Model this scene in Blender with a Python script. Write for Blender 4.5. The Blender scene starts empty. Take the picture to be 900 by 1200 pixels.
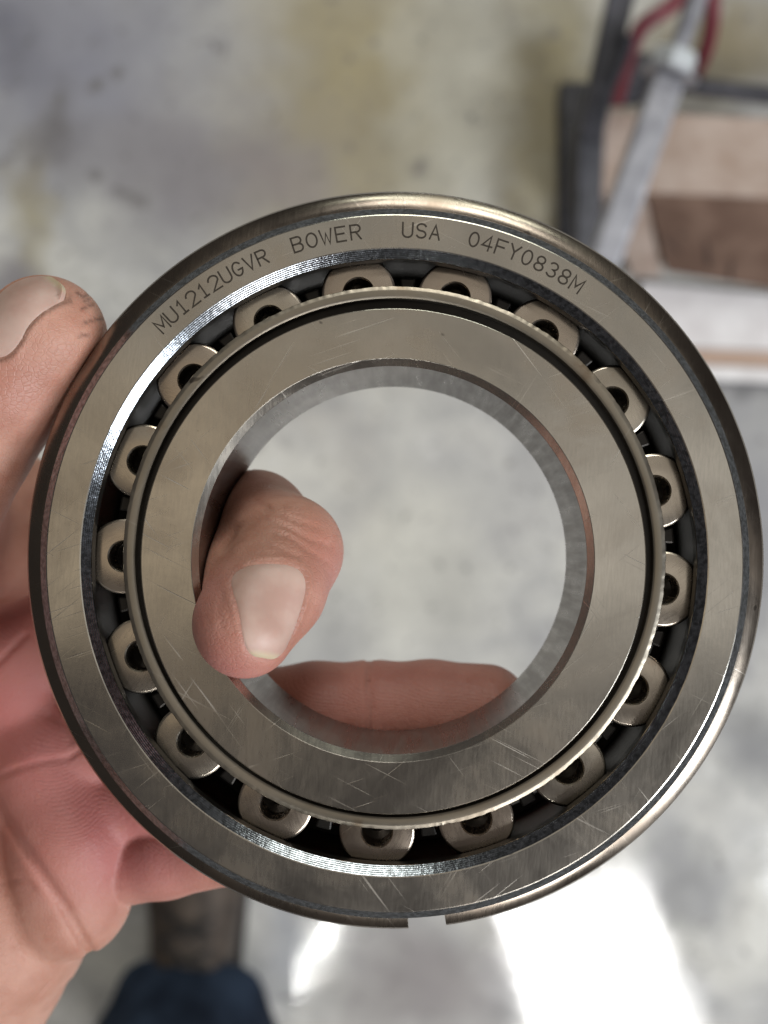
import bpy, bmesh, math, random
import numpy as np
from mathutils import Vector, Matrix, Euler

random.seed(7); rng = np.random.default_rng(7)
S = 0.001                       # everything is modelled in millimetres
FPX = 1152.0                    # focal length in pixels of a 900 x 1200 frame
CAMZ = 1100.0                   # camera height above the shop floor, mm
scene = bpy.context.scene
COL = scene.collection

# ------------------------------------------------------------------ camera
cam = bpy.data.cameras.new('camera')
cam_o = bpy.data.objects.new('camera', cam); COL.objects.link(cam_o)
cam_o.location = (0, 0, CAMZ * S)
cam.sensor_fit = 'VERTICAL'; cam.sensor_height = 36.0; cam.sensor_width = 27.0
cam.lens = 36.0 * FPX / 1200.0
cam.clip_start = 0.005; cam.clip_end = 50
cam.dof.use_dof = True
cam.dof.focus_distance = 0.153
cam.dof.aperture_fstop = 12.0
scene.camera = cam_o

# ------------------------------------------------------------------ world, lamps, exposure
world = bpy.data.worlds.new('World'); scene.world = world; world.use_nodes = True
bg = world.node_tree.nodes['Background']
bg.inputs[0].default_value = (0.055, 0.050, 0.048, 1); bg.inputs[1].default_value = 1.0
scene.view_settings.view_transform = 'Standard'
scene.view_settings.look = 'None'
scene.view_settings.gamma = 1.0
scene.view_settings.exposure = 0.37
scene.cycles.use_denoising = True
scene.cycles.max_bounces = 8
scene.cycles.sample_clamp_indirect = 8.0


def P(u, v, d):
    """photo pixel + distance from the lens -> mm in the world"""
    return np.array([(u - 450.0) / FPX * d, -(v - 600.0) / FPX * d, CAMZ - d])


def area_lamp(name, loc, target, sx, sy, radiance, colour, roll=0.0):
    l = bpy.data.lights.new(name, 'AREA'); l.shape = 'RECTANGLE'
    l.size = sx; l.size_y = sy
    l.energy = radiance * math.pi * sx * sy
    l.color = colour
    o = bpy.data.objects.new(name, l); COL.objects.link(o)
    loc = Vector(loc); o.location = loc
    q = (Vector(target) - loc).to_track_quat('-Z', 'Y')
    o.rotation_euler = (q.to_matrix() @ Matrix.Rotation(roll, 3, 'Z')).to_euler()
    return o


def floor_mirror(u, v, t):
    """where a lamp hangs whose mirror image in the floor is seen at a pixel"""
    f = P(u, v, CAMZ) * S
    r = Vector(((u - 450) / FPX, -(v - 600) / FPX, 1.0)).normalized()
    return Vector(f) + r * t, Vector(f)

# the bright roof light behind the photographer, mirrored in the sealed floor
loc, tgt = floor_mirror(705, 1160, 3.2)
area_lamp('window_lamp', loc, tgt, 0.62, 0.80, 15.0, (1.0, 0.985, 0.97), math.radians(-6))
# a narrow slit of daylight
loc, tgt = floor_mirror(364, 1122, 3.2)
area_lamp('slit_lamp', loc, tgt, 0.024, 0.34, 70.0, (1.0, 1.0, 0.95), math.radians(-26))
# soft light from the ceiling
area_lamp('ceiling_lamp', (0.50, 0.10, 2.7), (0.50, 0.10, 0), 0.9, 0.50, 0.42, (1.0, 0.95, 0.86))
area_lamp('ceiling_lamp', (-0.50, 0.14, 2.7), (-0.50, 0.14, 0), 1.0, 0.52, 0.34, (1.0, 0.83, 0.60))
area_lamp('ceiling_lamp', (0.05, 0.74, 2.7), (0.05, 0.74, 0), 1.7, 0.65, 0.22, (1.0, 0.94, 0.82))
# a fill lamp added for the shaded middle finger, beyond the top of the picture
area_lamp('fill_lamp', (0.5, 3.7, 3.95), (0, 0, 0.95), 1.6, 1.2, 8.5, (1.0, 0.97, 0.90))
# daylight from the door at the lower right, greenish tubes low beyond the top
area_lamp('door_lamp', (2.0, -1.30, 2.5), (0, 0, 0.95), 0.8, 0.9, 23.0, (0.91, 0.955, 1.0))
area_lamp('tube_lamp', (0.35, 2.6, 2.0), (0, 0, 0.95), 1.4, 0.30, 8.0, (0.93, 1.0, 0.88))

# ------------------------------------------------------------------ node helpers
class NT:
    def __init__(self, name):
        self.m = bpy.data.materials.new(name); self.m.use_nodes = True
        self.t = self.m.node_tree; self.b = self.t.nodes['Principled BSDF']
        self.co = self.t.nodes.new('ShaderNodeTexCoord')

    def node(self, kind, **kw):
        n = self.t.nodes.new(kind)
        for k, v in kw.items(): setattr(n, k, v)
        return n

    def put(self, sock, v):
        if isinstance(v, bpy.types.NodeSocket): self.t.links.new(v, sock)
        elif isinstance(v, (tuple, list)) and len(v) == 3 and sock.type == 'RGBA': sock.default_value = (*v, 1)
        else: sock.default_value = v

    def mapping(self, scale=(1, 1, 1), rot=(0, 0, 0), loc=(0, 0, 0), src=None):
        if any(rot):                                    # turn first, then stretch
            m = self.node('ShaderNodeMapping')
            self.put(m.inputs['Vector'], src or self.co.outputs['Object'])
            m.inputs['Rotation'].default_value = rot
            src, rot = m.outputs[0], (0, 0, 0)
        n = self.node('ShaderNodeMapping')
        self.put(n.inputs['Vector'], src or self.co.outputs['Object'])
        n.inputs['Scale'].default_value = scale; n.inputs['Rotation'].default_value = rot
        n.inputs['Location'].default_value = loc
        return n.outputs[0]

    def noise(self, vec, scale, detail=2, rough=0.5, dist=0.0, colour=False):
        n = self.node('ShaderNodeTexNoise')
        self.put(n.inputs['Vector'], vec); n.inputs['Scale'].default_value = scale
        n.inputs['Detail'].default_value = detail; n.inputs['Roughness'].default_value = rough
        n.inputs['Distortion'].default_value = dist
        return n.outputs['Color' if colour else 0]

    def ramp(self, fac, a, b, lo=0.0, hi=1.0):
        n = self.node('ShaderNodeMapRange'); n.interpolation_type = 'SMOOTHSTEP'
        self.put(n.inputs[0], fac)
        n.inputs[1].default_value = a; n.inputs[2].default_value = b
        n.inputs[3].default_value = lo; n.inputs[4].default_value = hi
        return n.outputs[0]

    def math(self, op, a, b=0.0, clamp=False):
        n = self.node('ShaderNodeMath', operation=op); n.use_clamp = clamp
        self.put(n.inputs[0], a); self.put(n.inputs[1], b)
        return n.outputs[0]

    def mix(self, fac, a, b, mode='MIX'):
        n = self.node('ShaderNodeMix', data_type='RGBA', blend_type=mode)
        self.put(n.inputs[0], fac); self.put(n.inputs[6], a); self.put(n.inputs[7], b)
        return n.outputs[2]

    def bump(self, h, strength, dist, normal=None):
        n = self.node('ShaderNodeBump')
        self.put(n.inputs['Height'], h); n.inputs['Strength'].default_value = strength
        n.inputs['Distance'].default_value = dist
        if normal is not None: self.put(n.inputs['Normal'], normal)
        return n.outputs[0]

    def attr(self, name):
        n = self.node('ShaderNodeAttribute'); n.attribute_name = name
        return n.outputs['Fac']

    def set(self, **kw):
        names = dict(base='Base Color', metal='Metallic', rough='Roughness', normal='Normal', spec='Specular IOR Level',
                     coat='Coat Weight', coatr='Coat Roughness', coatn='Coat Normal', sss='Subsurface Weight',
                     sssr='Subsurface Radius', ssss='Subsurface Scale', sheen='Sheen Weight')
        for k, v in kw.items(): self.put(self.b.inputs[names[k]], v)
        return self.m


def steel(name, base, rough, scratch=1.0, grain=1.0, stain=None, tint=None):
    n = NT(name)
    gs = (3000, 330, 330)
    g1 = n.noise(n.mapping(gs, (0, 0, 0.06)), 1.0, 3, 0.65)
    g2 = n.noise(n.mapping((900, 900, 900)), 1.0, 4, 0.6)
    big = n.noise(n.mapping((55, 55, 55)), 1.0, 3, 0.55)
    # fine scratches in several directions, each only here and there
    sc = None
    for i, (rz, sx, sy) in enumerate(((0.55, 3000, 42), (-0.65, 2700, 55), (1.25, 3300, 60), (0.9, 3400, 38), (-1.1, 2900, 46))):
        a = n.noise(n.mapping((sx, sy, 60), (0, 0, rz), (3.1 * i, 1.7 * i, 0.4 * i)), 1.0, 1, 0.4)
        a = n.ramp(a, 0.70, 0.76)
        k = n.noise(n.mapping((70, 70, 70), (0, 0, 0), (5.0 * i, 2.0, 9.0)), 1.0, 2, 0.5)
        a = n.math('MULTIPLY', a, n.ramp(k, 0.46, 0.68))
        sc = a if sc is None else n.math('MAXIMUM', sc, a)
    sc = n.math('MULTIPLY', sc, scratch)
    c = n.mix(n.ramp(big, 0.35, 0.68), tuple(x * 0.88 for x in base), tuple(min(1, x * 1.07) for x in base))
    c = n.mix(n.math('MULTIPLY', n.ramp(g1, 0.3, 0.7), 0.18 * grain), c, tuple(x * 0.74 for x in base))
    smu = n.noise(n.mapping((38, 38, 38), (0, 0, 0), (7, 3, 1)), 1.0, 5, 0.65, 0.6)
    c = n.mix(n.ramp(smu, 0.44, 0.72, 0.0, 0.55), c, (base[0] * 0.70, base[1] * 0.60, base[2] * 0.50))
    if tint:                                            # rollers differ a little from one another
        oi = n.node('ShaderNodeObjectInfo')
        c = n.mix(n.math('MULTIPLY', oi.outputs['Random'], 0.7), c, tint)
    if stain:
        s = n.noise(n.mapping((120, 120, 120), (0, 0, 0), (4, 4, 4)), 1.0, 4, 0.6)
        c = n.mix(n.ramp(s, 0.60, 0.78, 0.0, 0.75), c, stain)
    # dark pits
    pit = n.noise(n.mapping((420, 420, 420), (0, 0, 0), (1, 2, 3)), 1.0, 1, 0.4)
    c = n.mix(n.ramp(pit, 0.77, 0.82, 0, 0.7), c, (0.06, 0.05, 0.045))
    c = n.mix(n.math('MULTIPLY', sc, 0.30), c, (0.86, 0.83, 0.78))
    r = n.math('ADD', n.ramp(smu, 0.35, 0.7, rough - 0.05, rough + 0.10), n.math('MULTIPLY', n.ramp(g1, 0.3, 0.7), 0.04))
    r = n.math('ADD', r, n.math('MULTIPLY', sc, 0.12))
    h = n.math('ADD', n.math('MULTIPLY', g1, 0.05 * grain), n.math('MULTIPLY', g2, 0.35))
    h = n.math('SUBTRACT', h, n.math('MULTIPLY', sc, 0.45))
    return n.set(base=c, metal=1.0, rough=r, normal=n.bump(h, 0.40, 0.00003))


# ------------------------------------------------------------------ mesh helpers
def link(name, me, mat, parent=None, loc=None):
    o = bpy.data.objects.new(name, me); COL.objects.link(o)
    if mat is not None and not me.materials: me.materials.append(mat)
    if parent is not None: o.parent = parent
    if loc is not None: o.location = loc
    return o


def tag(o, label, cat, group=None, kind=None):
    if label: o['label'] = label
    if cat: o['category'] = cat
    if group: o['group'] = group
    if kind: o['kind'] = kind
    return o


def empty(name, loc, label, cat, group=None):
    o = bpy.data.objects.new(name, None); COL.objects.link(o)
    o.location = loc; o.empty_display_size = 0.02
    return tag(o, label, cat, group)


def mesh(name, verts, faces, smooth=None):
    me = bpy.data.meshes.new(name)
    me.from_pydata([tuple(float(c) for c in v) for v in verts], [], [tuple(int(i) for i in f) for f in faces])
    me.update()
    if smooth is not None:
        me.polygons.foreach_set('use_smooth', [True] * len(me.polygons))
        if smooth < 179: me.set_sharp_from_angle(angle=math.radians(smooth))
    return me


def fillet(prof, b):
    """cut every corner of a closed (r, z) profile by b mm"""
    out = []
    n = len(prof)
    for i in range(n):
        p0, p1, p2 = (np.array(prof[(i + k) % n], float) for k in (-1, 0, 1))
        l0, l1 = np.linalg.norm(p0 - p1), np.linalg.norm(p2 - p1)
        bb = min(b, l0 * 0.3, l1 * 0.3)
        out.append(p1 + (p0 - p1) / l0 * bb); out.append(p1 + (p2 - p1) / l1 * bb)
    return out


def lathe(name, prof, n=256, a0=0.0, a1=None, jitter=None, smooth=20, closed=True):
    """turn an (r, z) profile, mm, about the z axis; an open arc gets end caps"""
    arc = a1 is not None
    steps = n + 1 if arc else n
    k = len(prof); vs = []
    for i in range(steps):
        a = a0 + ((a1 - a0) * i / n if arc else 2 * math.pi * i / n)
        for j, (r, z) in enumerate(prof):
            rr, zz = (r, z) if jitter is None else jitter(i, j, r, z)
            vs.append((rr * math.cos(a) * S, rr * math.sin(a) * S, zz * S))
    fs = []
    for i in range(n):
        i2 = i + 1 if arc else (i + 1) % n
        for j in range(k if closed else k - 1):
            j2 = (j + 1) % k
            fs.append((i * k + j, i2 * k + j, i2 * k + j2, i * k + j2))
    if arc:
        fs.append(tuple(range(k))); fs.append(tuple(reversed([n * k + j for j in range(k)])))
    me = mesh(name, vs, fs, smooth)
    bm = bmesh.new(); bm.from_mesh(me)
    bmesh.ops.recalc_face_normals(bm, faces=bm.faces)
    bm.to_mesh(me); bm.free()
    return me


def tube(name, pts, rad, n=10, cap=True):
    pts = [Vector(p) for p in pts]
    rads = rad if isinstance(rad, (list, tuple)) else [rad] * len(pts)
    vs, fs = [], []
    up = Vector((0.3, 0.2, 1)).normalized()
    for i, p in enumerate(pts):
        t = (pts[min(i + 1, len(pts) - 1)] - pts[max(i - 1, 0)]).normalized()
        x = t.cross(up)
        if x.length < 1e-4: x = t.cross(Vector((1, 0, 0)))
        x.normalize(); y = t.cross(x)
        for j in range(n):
            a = 2 * math.pi * j / n
            vs.append((p + (x * math.cos(a) + y * math.sin(a)) * rads[i]) * S)
    for i in range(len(pts) - 1):
        for j in range(n):
            fs.append((i * n + j, i * n + (j + 1) % n, (i + 1) * n + (j + 1) % n, (i + 1) * n + j))
    if cap:
        fs.append(tuple(reversed(range(n)))); fs.append(tuple(range((len(pts) - 1) * n, len(pts) * n)))
    return mesh(name, vs, fs, 40)


def hull_box(name, corners, bevel=1.0, seg=2):
    """a bevelled hexahedron from 8 corners in mm: four of the bottom, four of the top"""
    bm = bmesh.new()
    v = [bm.verts.new(Vector(tuple(c)) * S) for c in corners]
    for f in ((0, 3, 2, 1), (4, 5, 6, 7), (0, 1, 5, 4), (1, 2, 6, 5), (2, 3, 7, 6), (3, 0, 4, 7)):
        bm.faces.new([v[i] for i in f])
    bmesh.ops.recalc_face_normals(bm, faces=bm.faces)
    bmesh.ops.bevel(bm, geom=list(bm.edges), offset=bevel * S, segments=seg, affect='EDGES', profile=0.5)
    me = bpy.data.meshes.new(name); bm.to_mesh(me); bm.free()
    return me


def beam_corners(a, b, w, h, up=(0, 0, 1)):
    a, b = Vector(tuple(a)), Vector(tuple(b)); t = (b - a).normalized()
    x = t.cross(Vector(up)).normalized(); y = x.cross(t)
    q = [(-1, -1), (1, -1), (1, 1), (-1, 1)]
    return [a + x * (i * w / 2) + y * (j * h / 2) for i, j in q] + [b + x * (i * w / 2) + y * (j * h / 2) for i, j in q]

# ------------------------------------------------------------------ floor
n = NT('polished_concrete')
ob = n.co.outputs['Object']


def blob(u, v, ru, rv, soft_noise=0.25, d=CAMZ):
    """a stain with its own place on the floor, ragged by noise"""
    c = P(u, v, d) * S
    m = n.node('ShaderNodeMapping', vector_type='TEXTURE')
    n.put(m.inputs['Vector'], warped)
    m.inputs['Location'].default_value = (c[0], c[1], 0)
    m.inputs['Scale'].default_value = (ru / FPX * d * S, rv / FPX * d * S, 1)
    l = n.node('ShaderNodeVectorMath', operation='LENGTH'); n.put(l.inputs[0], m.outputs[0])
    return n.ramp(l.outputs['Value'], 1.35, 0.1)

wn = n.noise(ob, 9.0, 4, 0.6, 0, True)
wsub = n.node('ShaderNodeVectorMath', operation='SUBTRACT'); n.put(wsub.inputs[0], wn); wsub.inputs[1].default_value = (0.5, 0.5, 0.5)
wsc = n.node('ShaderNodeVectorMath', operation='SCALE'); n.put(wsc.inputs[0], wsub.outputs[0]); wsc.inputs['Scale'].default_value = 0.16
wadd = n.node('ShaderNodeVectorMath', operation='ADD'); n.put(wadd.inputs[0], ob); n.put(wadd.inputs[1], wsc.outputs[0])
warped = wadd.outputs[0]
big = n.noise(ob, 5.5, 5, 0.6, 0.4)
mid = n.noise(ob, 21.0, 4, 0.6, 0.3)
fine = n.noise(ob, 130.0, 3, 0.6)
c = n.mix(n.ramp(big, 0.33, 0.66), (0.40, 0.395, 0.395), (0.68, 0.665, 0.615))
c = n.mix(n.ramp(mid, 0.52, 0.75, 0, 0.5), c, (0.27, 0.26, 0.27))
c = n.mix(n.ramp(mid, 0.30, 0.42, 0.45, 0), c, (0.74, 0.73, 0.71))
for (u, v, ru, rv, col, amt) in (
        (410, 110, 180, 320, (0.36, 0.295, 0.15), 0.92), (540, 100, 90, 210, (0.68, 0.66, 0.56), 0.8), (480, 640, 110, 120, (0.70, 0.68, 0.60), 0.7),
        (655, 100, 75, 260, (0.32, 0.265, 0.13), 0.92), (850, 50, 120, 75, (0.22, 0.175, 0.09), 0.95),
        (36, 230, 26, 110, (0.38, 0.32, 0.16), 0.75), (70, 60, 250, 190, (0.25, 0.25, 0.31), 0.85),
        (60, 150, 40, 60, (0.13, 0.12, 0.12), 0.8), (10, 60, 40, 50, (0.16, 0.16, 0.2), 0.7),
        (240, 185, 190, 90, (0.23, 0.21, 0.23), 0.8), (330, 200, 50, 50, (0.30, 0.25, 0.24), 0.5),
        (525, 700, 45, 90, (0.42, 0.41, 0.38), 0.4), (10, 320, 40, 40, (0.13, 0.11, 0.14), 0.7),
        (870, 640, 70, 200, (0.24, 0.24, 0.27), 0.75), (890, 860, 60, 60, (0.14, 0.14, 0.15), 0.8),
        (800, 1030, 70, 60, (0.22, 0.22, 0.23), 0.75), (500, 1150, 130, 110, (0.25, 0.22, 0.22), 0.85),
        (880, 460, 80, 18, (0.10, 0.10, 0.11), 0.8), (330, 1110, 40, 60, (0.35, 0.37, 0.42), 0.5)):
    c = n.mix(n.math('MULTIPLY', blob(u, v, ru, rv), amt), c, col)
for (u, v, r) in ((126, 70, 9), (100, 82, 8), (97, 213, 9), (148, 222, 12), (236, 40, 6), (543, 155, 8), (487, 216, 8), (60, 108, 9), (10, 178, 8), (640, 30, 8)):
    c = n.mix(n.math('MULTIPLY', blob(u, v, r * 1.3, r * 1.1), 0.8), c, (0.15, 0.14, 0.14))
spk = n.noise(ob, 60.0, 2, 0.5)
c = n.mix(n.ramp(spk, 0.62, 0.72, 0, 0.6), c, (0.13, 0.12, 0.12))
c = n.mix(n.ramp(fine, 0.3, 0.7, 0, 0.25), c, (0.30, 0.29, 0.28))
wet = n.noise(ob, 14.0, 4, 0.6, 0.8)
hb = n.math('ADD', n.math('MULTIPLY', wet, 1.0), n.math('MULTIPLY', n.noise(ob, 75.0, 3, 0.6), 0.22))
nrm = n.bump(hb, 0.15, 0.0012)
floor_m = n.set(base=c, rough=0.52, spec=0.35, normal=n.bump(fine, 0.3, 0.001),
                coat=n.ramp(wet, 0.34, 0.60, 1.0, 0.45), coatr=n.ramp(wet, 0.35, 0.62, 0.03, 0.11), coatn=nrm)
n.b.inputs['Coat IOR'].default_value = 2.2
me = mesh('floor', [(-6, -6, 0), (6, -6, 0), (6, 6, 0), (-6, 6, 0)], [(0, 1, 2, 3)])
tag(link('floor', me, floor_m), 'mottled grey polished concrete floor with yellowish stains', None, kind='structure')

# ------------------------------------------------------------------ bearing
BC = P(459.4, 655.0, 151.0)
B_ROT = Euler((-0.036, -0.022, 0.0))
bearing = empty('roller_bearing', tuple(BC * S), 'steel cylindrical roller bearing gripped by a bare hand', 'bearing')
bearing.rotation_euler = B_ROT
m_face = steel('ground_ring_steel', (0.60, 0.57, 0.515), 0.19)
m_inner = steel('ground_inner_steel', (0.60, 0.565, 0.505), 0.20, 1.4)
m_roll = steel('roller_steel', (0.60, 0.545, 0.46), 0.25, 1.1, 1.2, (0.36, 0.22, 0.13), (0.52, 0.42, 0.34))
m_cage = steel('cage_steel', (0.35, 0.315, 0.26), 0.36, 0.3, 1.0, (0.20, 0.14, 0.09))
m_snap = steel('oiled_snap_steel', (0.25, 0.215, 0.18), 0.22, 0.4, 0.5)
crng = np.random.default_rng(3)
cj = np.convolve(crng.normal(0, 1, 720), np.ones(2) / 2, 'same')
n = NT('turned_chamfer_steel')          # concentric tool marks catch the light in broken lines
sep = n.node('ShaderNodeSeparateXYZ'); n.put(sep.inputs[0], n.co.outputs['Object'])
rr_ = n.math('SQRT', n.math('ADD', n.math('MULTIPLY', sep.outputs[0], sep.outputs[0]), n.math('MULTIPLY', sep.outputs[1], sep.outputs[1])))
wob = n.math('MULTIPLY', n.noise(n.mapping((500, 500, 500)), 1.0, 2, 0.6), 0.00012)
tm = n.math('SINE', n.math('MULTIPLY', n.math('ADD', rr_, wob), 26000.0))
spk = n.noise(n.mapping((1500, 1500, 1500)), 1.0, 2, 0.7)
hh_ = n.math('ADD', n.math('MULTIPLY', tm, 0.6), n.math('MULTIPLY', spk, 2.2))
m_turn = n.set(base=n.mix(n.ramp(spk, 0.35, 0.65), (0.14, 0.15, 0.16), (0.32, 0.345, 0.38)), metal=1.0, rough=0.17, normal=n.bump(hh_, 0.22, 0.00006))
n = NT('oily_cavity_shade')  # oily steel with the shade of the cavities painted into its colour
cavity_n = n.noise(n.mapping((300, 300, 300)), 1.0, 3, 0.6)
m_cavity = n.set(base=n.mix(cavity_n, (0.012, 0.011, 0.010), (0.036, 0.032, 0.028)), metal=0.7, rough=0.38)


def darken_cavity(o, test):
    """give inner surfaces the near-black colour: painted cavity shade over an oily film"""
    o.data.materials.append(m_cavity)
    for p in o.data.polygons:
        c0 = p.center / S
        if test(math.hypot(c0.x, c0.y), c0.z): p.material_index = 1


def turned_chamfer(o, test):
    o.data.materials.append(m_turn)
    for p in o.data.polygons:
        c0 = p.center / S
        if test(math.hypot(c0.x, c0.y), c0.z): p.material_index = len(o.data.materials) - 1
# outer ring: the ground face, the lip chamfer, the race and the groove for the snap ring
outer_prof = fillet([(53.5, 0), (48.25, 0), (46.85, -1.25), (46.85, -3.1), (48.55, -3.1), (48.55, -18.9), (46.85, -18.9),
                     (46.85, -20.75), (48.25, -22), (53.5, -22), (55, -20.5), (55, -5.6), (53.2, -5.6), (53.2, -3.2), (55, -3.2), (55, -1.4)], 0.10)


def turned(i, j, r, z):        # faint turning marks and nicks along the machined lip
    if j == 3: return r + 0.012 * cj[(i * 2) % 720], z
    if j == 4: return r + 0.010 * cj[(i * 2 + 1) % 720], z
    return r, z
outer = link('outer_ring', lathe('outer_ring', outer_prof, 360, jitter=turned, smooth=8), m_face, bearing)
inner_prof = fillet([(38.75, 0), (31.0, 0), (30, -1.1), (30, -20.9), (31.0, -22), (38.4, -22), (38.9, -21.5), (38.9, -19.0),
                     (36.5, -19.0), (36.5, -3.0), (38.9, -3.0), (38.9, -0.25)], 0.06)
darken_cavity(outer, lambda r, z: r < 48.8 and z < -1.35)
turned_chamfer(outer, lambda r, z: (46.9 < r < 48.2 and -1.3 < z < -0.06) or (53.55 < r < 54.95 and -1.45 < z < -0.06))
inner = link('inner_ring', lathe('inner_ring', inner_prof, 360, smooth=8), m_inner, bearing)
n = NT('honed_bore_steel')
hs_ = n.noise(n.mapping((700, 700, 60)), 1.0, 3, 0.6); hb_ = n.noise(n.mapping((60, 60, 60)), 1.0, 3, 0.6)
m_bore = n.set(base=n.mix(n.ramp(hb_, 0.35, 0.65), (0.18, 0.165, 0.155), (0.28, 0.26, 0.245)), metal=1.0, rough=n.ramp(hs_, 0.3, 0.7, 0.26, 0.38), normal=n.bump(hs_, 0.12, 0.00003))
darken_cavity(inner, lambda r, z: r > 36 and z < -0.35 and z > -21)
inner.data.materials.append(m_bore)
for p in inner.data.polygons:
    c0 = p.center / S
    if math.hypot(c0.x, c0.y) < 30.05 and -20.9 < c0.z < -1.05: p.material_index = 2
# snap ring, its gap a little to the right of the lowest point
g0, g1 = math.radians(-90 + 8.3), math.radians(-90 + 2.5)
link('snap_ring', lathe('snap_ring', [(53.4, -3.25), (55.3, -3.25), (56.2, -3.45), (57.2, -3.8), (57.95, -4.25), (58.35, -4.8), (58.45, -5.15), (58.2, -5.42), (53.4, -5.42)], 300, g0, g1 + 2 * math.pi), m_snap, bearing, (0, 0.00055, 0))
# rollers at the places they have run to
RC = [(419, 337), (534, 342), (639, 388), (720, 470), (769, 575), (775, 690), (739, 806), (664, 899), (557, 958), (441.5, 972.5),
      (323, 941), (225, 869), (162, 770), (140, 652.5), (161, 539), (221, 441), (312, 370)]
roll_prof = [(0.01, -6.2), (1.15, -6.1), (1.3, -5.4), (1.3, -4.9), (2.35, -4.3), (2.35, -0.25), (2.55, 0), (5.45, 0), (5.62, -0.05),
             (5.85, -0.22), (5.97, -0.5), (5.97, -14.6), (5.6, -15), (0.01, -15)]
roll_me = lathe('roller', roll_prof, 64, smooth=25, closed=False)
roll_me.materials.append(m_roll); roll_me.materials.append(m_cavity)
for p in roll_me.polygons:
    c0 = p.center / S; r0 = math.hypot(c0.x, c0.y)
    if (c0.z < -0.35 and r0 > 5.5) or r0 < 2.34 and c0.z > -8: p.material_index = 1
roll_angles = []
for (u, v) in RC:
    a = math.atan2(-(v - 655.0), u - 459.4); roll_angles.append(a)
    o = link('roller', roll_me, m_roll, bearing, (42.5 * math.cos(a) * S, 42.5 * math.sin(a) * S, -3.35 * S))
    o.rotation_euler = (0, 0, random.uniform(0, 6.28))
# cage: a pressed ring in front of the rollers, one behind, a bar in each gap


def burr(i, j, r, z):
    if r > 41.9 and z > -3.0: return r + 0.035 * cj[i] + 0.02 * math.sin(i * 0.21), z + 0.05 * cj[(i * 7 + 3) % 720]
    return r, z
cage_prof = fillet([(40.25, -1.85), (40.6, -1.65), (41.55, -1.55), (42.2, -1.8), (42.2, -2.85), (40.9, -2.85), (40.9, -20.0), (40.25, -20.0)], 0.08)
cage = link('cage', lathe('cage', cage_prof, 720, jitter=burr, smooth=25), m_cage, bearing, (0.0005 * 0.2, 0.00055, 0))
link('gap_shade_plate', lathe('gap_shade_plate', [(38.0, -3.06), (40.3, -3.06), (40.3, -3.3), (38.0, -3.3)], 240), m_cavity, cage)  # added plate, coloured near-black as the shade in the gap
sa = sorted(roll_angles)
bar_me = hull_box('cage_bar', [(40.95, -0.95, -19.5), (44.3, -1.35, -19.5), (44.3, 1.35, -19.5), (40.95, 0.95, -19.5),
                               (40.95, -0.95, -4.4), (44.3, -1.35, -4.4), (44.3, 1.35, -4.4), (40.95, 0.95, -4.4)], 0.35, 2)
for i in range(17):
    a, b = sa[i], sa[(i + 1) % 17] + (2 * math.pi if i == 16 else 0)
    o = link('cage_bar', bar_me, m_cavity, cage); o.rotation_euler = (0, 0, (a + b) / 2)

# engraved lettering: single strokes, drawn as thin dark ribbons on the face
def arc(cx, cy, rx, ry, a0, a1, k=10):
    return [(cx + rx * math.cos(math.radians(a0 + (a1 - a0) * i / k)), cy + ry * math.sin(math.radians(a0 + (a1 - a0) * i / k))) for i in range(k + 1)]
W = 0.68
GLYPH = {
    'M': [[(0, 0), (0, 1), (W / 2 + .02, .30), (W + .04, 1), (W + .04, 0)]],
    'U': [[(0, 1), (0, .3)] + arc(W / 2, .3, W / 2, .3, 180, 360)[1:] + [(W, 1)]],
    '1': [[(W * .22, .78), (W * .5, 1), (W * .5, 0)], [(W * .2, 0), (W * .8, 0)]],
    '2': [arc(W / 2, .70, W / 2, .30, 165, -25, 12) + [(0, 0), (W, 0)]],
    'G': [arc(W / 2, .5, W / 2, .5, 40, 325, 18) + [(W, .42), (W * .55, .42)]],
    'V': [[(0, 1), (W / 2, 0), (W, 1)]],
    'R': [[(0, 0), (0, 1), (W * .6, 1)] + arc(W * .6, .75, W * .38, .25, 90, -90, 8)[1:] + [(0, .5)], [(W * .5, .5), (W, 0)]],
    'B': [[(0, 0), (0, 1), (W * .6, 1)] + arc(W * .6, .76, W * .34, .24, 90, -90, 8)[1:] + [(0, .52)],
          [(W * .6, .52)] + arc(W * .6, .26, W * .4, .26, 90, -90, 8)[1:] + [(0, 0)]],
    'O': [arc(W / 2, .5, W * .54, .5, 90, 450, 24)],
    'W': [[(-.06, 1), (W * .22, 0), (W / 2, .75), (W * .78, 0), (W + .06, 1)]],
    'E': [[(W * .95, 1), (0, 1), (0, 0), (W * .95, 0)], [(0, .52), (W * .8, .52)]],
    'S': [arc(W / 2, .75, W * .46, .25, 25, 270, 12) + arc(W / 2, .25, W * .48, .25, 90, -155, 12)[1:]],
    'A': [[(0, 0), (W / 2, 1), (W, 0)], [(W * .18, .34), (W * .82, .34)]],
    '0': [arc(W / 2, .5, W * .47, .5, 90, 450, 24)],
    '4': [[(W * .72, 0), (W * .72, 1), (0, .30), (W * 1.0, .30)]],
    'F': [[(0, 0), (0, 1), (W, 1)], [(0, .52), (W * .8, .52)]],
    'Y': [[(0, 1), (W / 2, .5), (W, 1)], [(W / 2, .5), (W / 2, 0)]],
    '8': [arc(W / 2, .75, W * .40, .25, 90, 450, 16), arc(W / 2, .25, W * .46, .25, 90, 450, 16)],
    '3': [arc(W / 2, .75, W * .42, .25, 150, -90, 12) + arc(W / 2, .25, W * .46, .25, 90, -150, 12)[1:]],
}


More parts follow.
